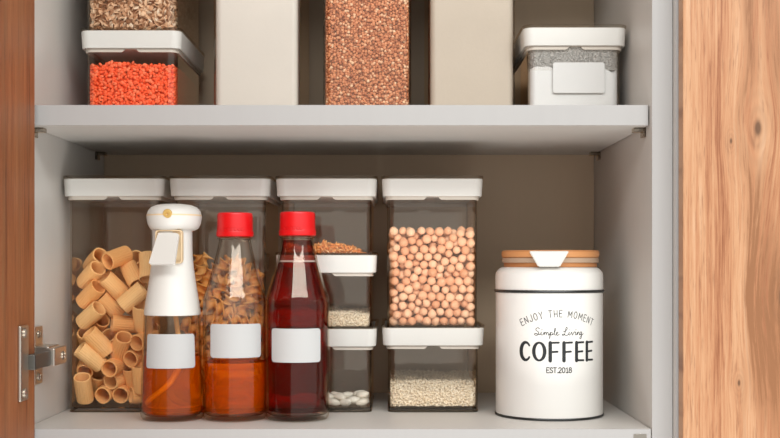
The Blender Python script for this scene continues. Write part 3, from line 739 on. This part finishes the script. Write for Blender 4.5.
dome = [(.0190, zh(230.5)), (.0225, zh(228.5)), (.0248, zh(224)), (.0257, zh(218.5)), (.0257, zh(216.2)), (.0253, zh(215.8)), (.0253, zh(215.2)), (.0255, zh(214.8)), (.0244, zh(211)), (.0215, zh(207.6)), (.0165, zh(205.3)), (.0095, zh(204.2)), (.0003, zh(203.8))]
hd = empty('spray_head', loc=(.0018, 0, 0), rotz=math.radians(-9)); hd.parent = sp
bpy.data.objects.remove(hd)
RZ = Matrix.Translation((.0018, 0, 0)) @ Matrix.Rotation(math.radians(-9), 4, 'Z')
q = MB(); q.add(*lathe(dome, 64, sx=1, sy=1.12)); q.xf(RZ); hd = q.build('spray_head', M_white, sp)
q = MB(); q.add(*lathe([(.0262, zh(216.3)), (.0262, zh(214.9))], 64, False, False, .985, 1.105)); q.xf(RZ)
sm = MB(); sm.add(*loft([[(x * k, y * k, z) for x, y, z in q.v[i * 64:(i + 1) * 64]] for i, k in ((0, 1), (1, 1), (1, .96), (0, .96))], closed=True)); sm.build('seam', M_flm, hd)
q = MB(); q.add(*lathe([(.0042, 0), (.0042, .0022), (.0036, .003), (.0016, .003), (.0012, .0018), (.0001, .0018)], 24)); q.xf(RZ @ Matrix.Translation((.0034, -.0271, zh(214.4))) @ Matrix.Rotation(PI / 2 + .25, 4, 'X')); q.build('nozzle', M_gold, hd)
# recess and trigger on the collar
q = MB(); ring = lambda w, h, r, y: [(x, y, z) for x, z, _ in rr(w, h, r, 5)]
q.add(*loft([ring(.0262, .0315, .003, .003), ring(.0262, .0315, .003, -.0012), ring(.0238, .0291, .002, -.0012), ring(.0238, .0291, .002, .0010)])); q.xf(RZ @ Matrix.Translation((.0016, -.0190, zh(247)))); q.build('trigger_recess', M_flm, head)
q = MB(); rg = lambda w, y, z: None
v, f = loft([[(x, z, -.0013) for x, z, _ in rr(.0232, .0330, .0022, 5)], [(x, z, .0013) for x, z, _ in rr(.0232, .0330, .0022, 5)]])
q.add([(x * (1 + .10 * (-y / .0165)), z, y) for x, y, z in v], f)
q.xf(RZ @ Matrix.Translation((.0014, -.0285, zh(249.6))) @ Matrix.Rotation(math.radians(-3), 4, 'Z') @ Matrix.Rotation(math.radians(-30), 4, 'X')); tg = q.build('trigger', M_white, head)
q = MB(); q.add(*bevel_box(-.009, .009, -.0215, -.015, zh(237.5), zh(233.2), .001)); q.xf(RZ); q.build('trigger_hinge', M_white, tg)
sticker(.0291, math.radians(6.0), .0515, zb(366), zb(332.5), sp, lambda z: rf(z))

# ------------------------------------------------------------------ coffee canister
RCAN = .0525; Yc = .1040; sc_ = (D0 + Yc) / FPX; zc_ = lambda py: ZC + (HY - py) * sc_
zf = lambda py: ZC + (HY - py) * (D0 + Yc - RCAN) / FPX
Xc = (549.0 - CX) * sc_
can = empty('coffee_canister', 'white enamel canister lettered COFFEE with black rims and wooden lid', 'canister', (Xc, Yc, 0))
zrim = zc_(291.0)
mesh('canister_body', *lathe([(RCAN - .001, .0006), (RCAN, .0016), (RCAN, zrim - .0012), (RCAN - .002, zrim), (.001, zrim)], 96), M_enamel, can)
def ringtube(name, R, z, r, mat, par):
    pts = [(R + r * math.cos(a), z + r * math.sin(a)) for a in np.linspace(0, 2 * PI, 10, endpoint=False)]
    rings = [[(p * math.cos(2 * PI * k / 96), p * math.sin(2 * PI * k / 96), z_) for k in range(96)] for p, z_ in pts]
    return mesh(name, *loft(rings, closed=True), mat, par)
ringtube('black_rim', RCAN - .0001, .0013, .0012, M_black, can)
# lid: enamel hood, black edge, wooden disc with grooved waist, white tapered catch
lp = [(RCAN + .0002, zrim + .0008), (RCAN + .0004, zrim + .0016)] + smooth_prof([(RCAN + .0003, zrim + .002), (RCAN + .0002, zc_(276)), (RCAN - .0010, zc_(271.5)), (RCAN - .0045, zc_(268.0)), (RCAN - .0090, zc_(266.8))], 5) + [(.001, zc_(266.6))]
lid = mesh('lid', *lathe(lp, 96), M_enamel, can)
ringtube('black_rim', RCAN + .0004, zrim + .0007, .0012, M_black, lid)
wd = [(.0462, zc_(267.0)), (.0464, zc_(265.0)), (.0462, zc_(263.2)), (.0464, zc_(262.6)), (.0466, zc_(258.2)), (.0476, zc_(257.4)), (.0484, zc_(256.4)), (.0488, zc_(254)), (.0484, zc_(251.6)), (.0474, zc_(250.6)), (.001, zc_(250.4))]
mesh('wooden_top', *lathe([(r * .985, z) for r, z in wd], 96), M_lidwood, lid, loc=(.0012, 0, 0))
mesh('gasket', *lathe([(.0464, zc_(262.8)), (.0474, zc_(262.4)), (.0474, zc_(258.4)), (.0466, zc_(258.0))], 96, False, False), plain('gasket_tan', rgb(168, 142, 120), .5, .3), lid, loc=(.0010, 0, 0))
tw = RCAN; y_t = -.0500
cw = [(-.0188, zc_(251.6)), (.0188, zc_(251.6)), (.0100, zc_(266.9)), (-.0100, zc_(266.9))]
v = [(x, -.0545, z) for x, z in cw] + [(x * .96, -.040, z) for x, z in cw]
bm = bmesh.new(); vs = [bm.verts.new(p) for p in v]
for q in ((0, 1, 2, 3), (4, 7, 6, 5), (0, 4, 5, 1), (1, 5, 6, 2), (2, 6, 7, 3), (3, 7, 4, 0)): bm.faces.new([vs[i] for i in q])
bmesh.ops.recalc_face_normals(bm, faces=bm.faces); bmesh.ops.bevel(bm, geom=list(bm.edges), offset=.0009, segments=3, affect='EDGES')
me = bpy.data.meshes.new('lid_grip'); bm.to_mesh(me); bm.free()
o = finish('lid_grip', me, plain('grip_white', rgb(206, 204, 198), .4, .4, var=.01), lid, True, 40); o.rotation_euler = (0, 0, math.radians(-7.7))

# lettering: strokes laid on the curved face
letters = MB(); TH0 = math.radians(2.9)
def stroke(pts, w, closed=False, lift=.00012):
    pts = [np.array(p, float) for p in pts]
    # drop duplicates, refine so it follows the curve
    out = [pts[0]]
    for p in pts[1:]:
        d = np.linalg.norm(p - out[-1])
        if d < 1e-6: continue
        k = max(1, int(d / .0012)); a = out[-1]
        for i in range(1, k + 1): out.append(a + (p - a) * i / k)
    pts = out; n = len(pts); v = []; f = []
    ww = w if callable(w) else (lambda t: w)
    for i, p in enumerate(pts):
        if closed: t = pts[(i + 1) % n] - pts[i - 1]
        else: t = pts[min(i + 1, n - 1)] - pts[max(i - 1, 0)]
        t /= np.linalg.norm(t) + 1e-9; nn = np.array([-t[1], t[0]]); h = ww(i / max(1, n - 1)) / 2
        v += [tuple(p + nn * h) + (0,), tuple(p - nn * h) + (0,)]
    for i in range(n if closed else n - 1):
        a = 2 * i; b = 2 * ((i + 1) % n); f.append((a, a + 1, b + 1, b))
    if not closed:      # round ends
        for e, p in ((0, pts[0]), (1, pts[-1])):
            h = ww(float(e)) / 2; b0 = len(v); 
            for k in range(10): v.append((p[0] + h * math.cos(2 * PI * k / 10), p[1] + h * math.sin(2 * PI * k / 10), .00002))
            f.append(tuple(range(b0, b0 + 10)))
    vv, ff = wrap(RCAN, (v, f), TH0, 0, None, lift); letters.add(vv, ff)
def arc(cx, cy, rx, ry, a0, a1, n=24): return [(cx + rx * math.cos(math.radians(a0 + (a1 - a0) * k / n)), cy + ry * math.sin(math.radians(a0 + (a1 - a0) * k / n))) for k in range(n + 1)]
# unit glyphs, width .6 height 1
G = {
 'E': [[(.5, 1), (0, 1), (0, 0), (.5, 0)], [(0, .52), (.42, .52)]], 'N': [[(0, 0), (0, 1), (.55, 0), (.55, 1)]], 'J': [[(.45, 1), (.45, .2), (.38, .04), (.2, 0), (.05, .08), (0, .25)]],
 'O': [arc(.29, .5, .29, .5, 90, 450)], 'Y': [[(0, 1), (.28, .5), (.56, 1)], [(.28, .5), (.28, 0)]], 'T': [[(0, 1), (.56, 1)], [(.28, 1), (.28, 0)]],
 'H': [[(0, 1), (0, 0)], [(.52, 1), (.52, 0)], [(0, .45), (.52, .45)]], 'M': [[(0, 0), (.03, 1), (.35, .25), (.67, 1), (.7, 0)]],
 'S': [spline([(.5, .85), (.38, .98), (.22, 1), (.06, .9), (.05, .7), (.2, .56), (.38, .46), (.52, .32), (.48, .1), (.3, 0), (.1, .03), (0, .16)], 4)],
 '.': [[(.1, .0), (.12, .04)]], '2': [spline([(.02, .8), (.1, .95), (.28, 1), (.46, .92), (.5, .74), (.4, .52), (.2, .26), (0, 0)], 4), [(0, 0), (.55, 0)]],
 '0': [arc(.28, .5, .28, .5, 90, 450)], '1': [[(.08, .82), (.3, 1), (.3, 0)], [(.08, 0), (.5, 0)]], '8': [arc(.28, .76, .22, .24, -90, 270), arc(.28, .27, .28, .27, 90, 450)]}
def width(c): return .32 if c == ' ' else max(p[0] for s_ in G[c] for p in s_)
def arch_text(txt, h, R, zc, w, gap, nar=1):
    tot = sum(width(c) * h * nar for c in txt) + gap * (len(txt) - 1); s_ = -tot / 2
    for c in txt:
        wd_ = width(c) * h * nar; a = (s_ + wd_ / 2) / R
        if c != ' ':
            for st in G[c]:
                P_ = []
                for x, y in st:
                    lx = x * h * nar - wd_ / 2; r = R + y * h; P_.append(((r) * math.sin(a) + lx * math.cos(a), zc - R + r * math.cos(a) - lx * math.sin(a)))
                stroke(P_, w)
        s_ += wd_ + gap
arch_text('ENJOY THE MOMENT', .0064, .0779, zf(317.0), .00066, .0019, .86)
def line_text(txt, h, s0, s1, z, w, wide=1):
    ws = [width(c) * h * wide for c in txt]; gap = ((s1 - s0) - sum(ws)) / (len(txt) - 1); s_ = s0
    for c, wd_ in zip(txt, ws):
        for st in G.get(c, []): stroke([(s_ + x * h * wide, z + y * h) for x, y in st], w)
        s_ += wd_ + gap
line_text('EST.2018', .0048, -.0120, .0120, zf(372.8), .00085, 1.0)
# COFFEE with heavy left stems
zb0 = zf(361.6); hh = .0186; thick, thin = .0034, .0019
s0 = -.0380
def big(c, x, wd_):
    z0_, z1_ = zb0 + thin / 2, zb0 + hh - thin / 2; zm = (z0_ + z1_) / 2; ry = (z1_ - z0_) / 2
    if c == 'C':
        stroke(arc(x + wd_ / 2, zm, wd_ / 2, ry, 42, 318, 40), lambda t: thin + (thick + .0004 - thin) * math.sin(PI * t) ** 1.5)
    elif c == 'O':
        stroke(arc(x + wd_ / 2, zm, wd_ / 2, ry, 0, 350, 48), lambda t: thin + (thick - thin) * abs(math.cos(2 * PI * t * .972)) ** 1.3, closed=True)
    else:
        stroke([(x, z0_ - .0002), (x, z1_)], thick)
        stroke([(x, z1_), (x + wd_ * .82, z1_ + .0002)], thin)
        stroke([(x, zm - .0004), (x + wd_ * .70, zm)], thin)
        if c == 'E': stroke([(x, z0_), (x + wd_ * .82, z0_ - .0002)], thin)
for c, x, wd_ in (('C', -.0372, .0098), ('O', -.0242, .0104), ('F', -.0086, .0098), ('F', .0044, .0098), ('E', .0172, .0096), ('E', .0294, .0096)): big(c, x, wd_)
# handwriting
zs = zf(335.2); xh = .0030; sw = .0235
words = [  # x runs 0..1 over the whole line, y in x-heights
 [(.100, 2.0), (.075, 2.3), (.040, 2.1), (.028, 1.6), (.060, 1.2), (.090, .7), (.070, .1), (.030, -.1), (.0, .2), (.02, .5), (.08, .25), (.115, .2), (.14, .9)],
 [(.14, .95), (.135, .3), (.150, 0), (.175, .2), (.195, .9), (.197, 0), (.205, .6), (.225, .95), (.235, .5), (.235, 0), (.245, .6), (.265, .95), (.278, .5), (.280, 0), (.300, .2), (.325, .9), (.312, -.6), (.303, -1.1), (.318, .5), (.340, .95), (.360, .6), (.350, .1), (.328, .1)],
 [(.350, .1), (.385, .4), (.420, 1.6), (.415, 2.2), (.402, 1.8), (.398, .5), (.412, 0), (.440, .3), (.470, .7), (.462, 1.0), (.442, .8), (.440, .2), (.465, -.05), (.500, .35)],
 [(.585, 1.3), (.600, 1.1), (.640, 1.5), (.662, 2.1), (.652, 2.5), (.634, 2.2), (.622, 1.2), (.606, .3), (.575, -.1), (.555, .15), (.580, .38), (.615, .05), (.650, -.1), (.685, .25), (.705, .95)],
 [(.705, .95), (.698, .25), (.715, 0), (.740, .5), (.755, .95), (.768, .2), (.775, 0), (.795, .55), (.810, 1.0), (.830, .85), (.845, .95), (.838, .25), (.855, 0), (.880, .6), (.885, .95), (.882, 0), (.895, .6), (.920, .95), (.928, .4), (.932, 0), (.950, .2)],
 [(.985, .85), (.968, .98), (.950, .6), (.955, .1), (.975, .15), (.990, .9), (.985, -.4), (.968, -1.2), (.945, -1.1), (.955, -.6), (1.01, .1), (1.03, .4)]]
for wq in words:
    stroke([(-sw + 2 * sw * x, zs + y * xh) for x, y in (tuple(p) for p in spline(wq, 5))], .00062)
for x, y in ((.148, 1.6), (.712, 1.6), (.848, 1.6)): stroke([(-sw + 2 * sw * x, zs + y * xh), (-sw + 2 * sw * x + .0003, zs + y * xh + .0003)], .0007)
letters.build('lettering', M_ink, bpy.data.objects['canister_body'], False)

# ------------------------------------------------------------------ light, world, camera
w = bpy.data.worlds.new('room_light'); bpy.context.scene.world = w; w.use_nodes = True
bg = w.node_tree.nodes['Background']; bg.inputs[0].default_value = (.985, 1.0, .985, 1); bg.inputs[1].default_value = .70
def area(name, loc, target, size, power, col, sy=None):
    l = bpy.data.lights.new(name, 'AREA'); l.size = size; l.energy = power; l.color = col
    if sy: l.shape = 'RECTANGLE'; l.size_y = sy
    o = bpy.data.objects.new(name, l); C.objects.link(o); o.location = loc
    o.rotation_euler = (Vector(target) - Vector(loc)).to_track_quat('-Z', 'Y').to_euler(); return o
area('window_light', (.30, -2.0, 1.46), (0, .05, .2), 3.0, 36, (.98, 1, .985), .45)
area('low_fill', (.05, -.85, -.80), (0, .12, .2), 1.5, 7, (1, 1, .97), .5)  # unseen fill lamp added below to brighten the shelf undersides
cam = bpy.data.cameras.new('camera'); co = bpy.data.objects.new('camera', cam); C.objects.link(co)
co.location = (0, -D0, ZC); co.rotation_euler = (PI / 2, 0, 0)
cam.sensor_width = 36; cam.lens = FPX / 780 * 36; cam.shift_x = 0; cam.shift_y = (HY - 219) / 780; cam.clip_start = .01
cam.dof.use_dof = True; cam.dof.focus_distance = 1.13; cam.dof.aperture_fstop = 8
S = bpy.context.scene; S.camera = co
S.view_settings.view_transform = 'Standard'; S.view_settings.look = 'None'; S.view_settings.exposure = .58
S.cycles.transparent_max_bounces = 48; S.cycles.max_bounces = 14; S.cycles.transmission_bounces = 14; S.cycles.glossy_bounces = 6; S.cycles.sample_clamp_indirect = 6
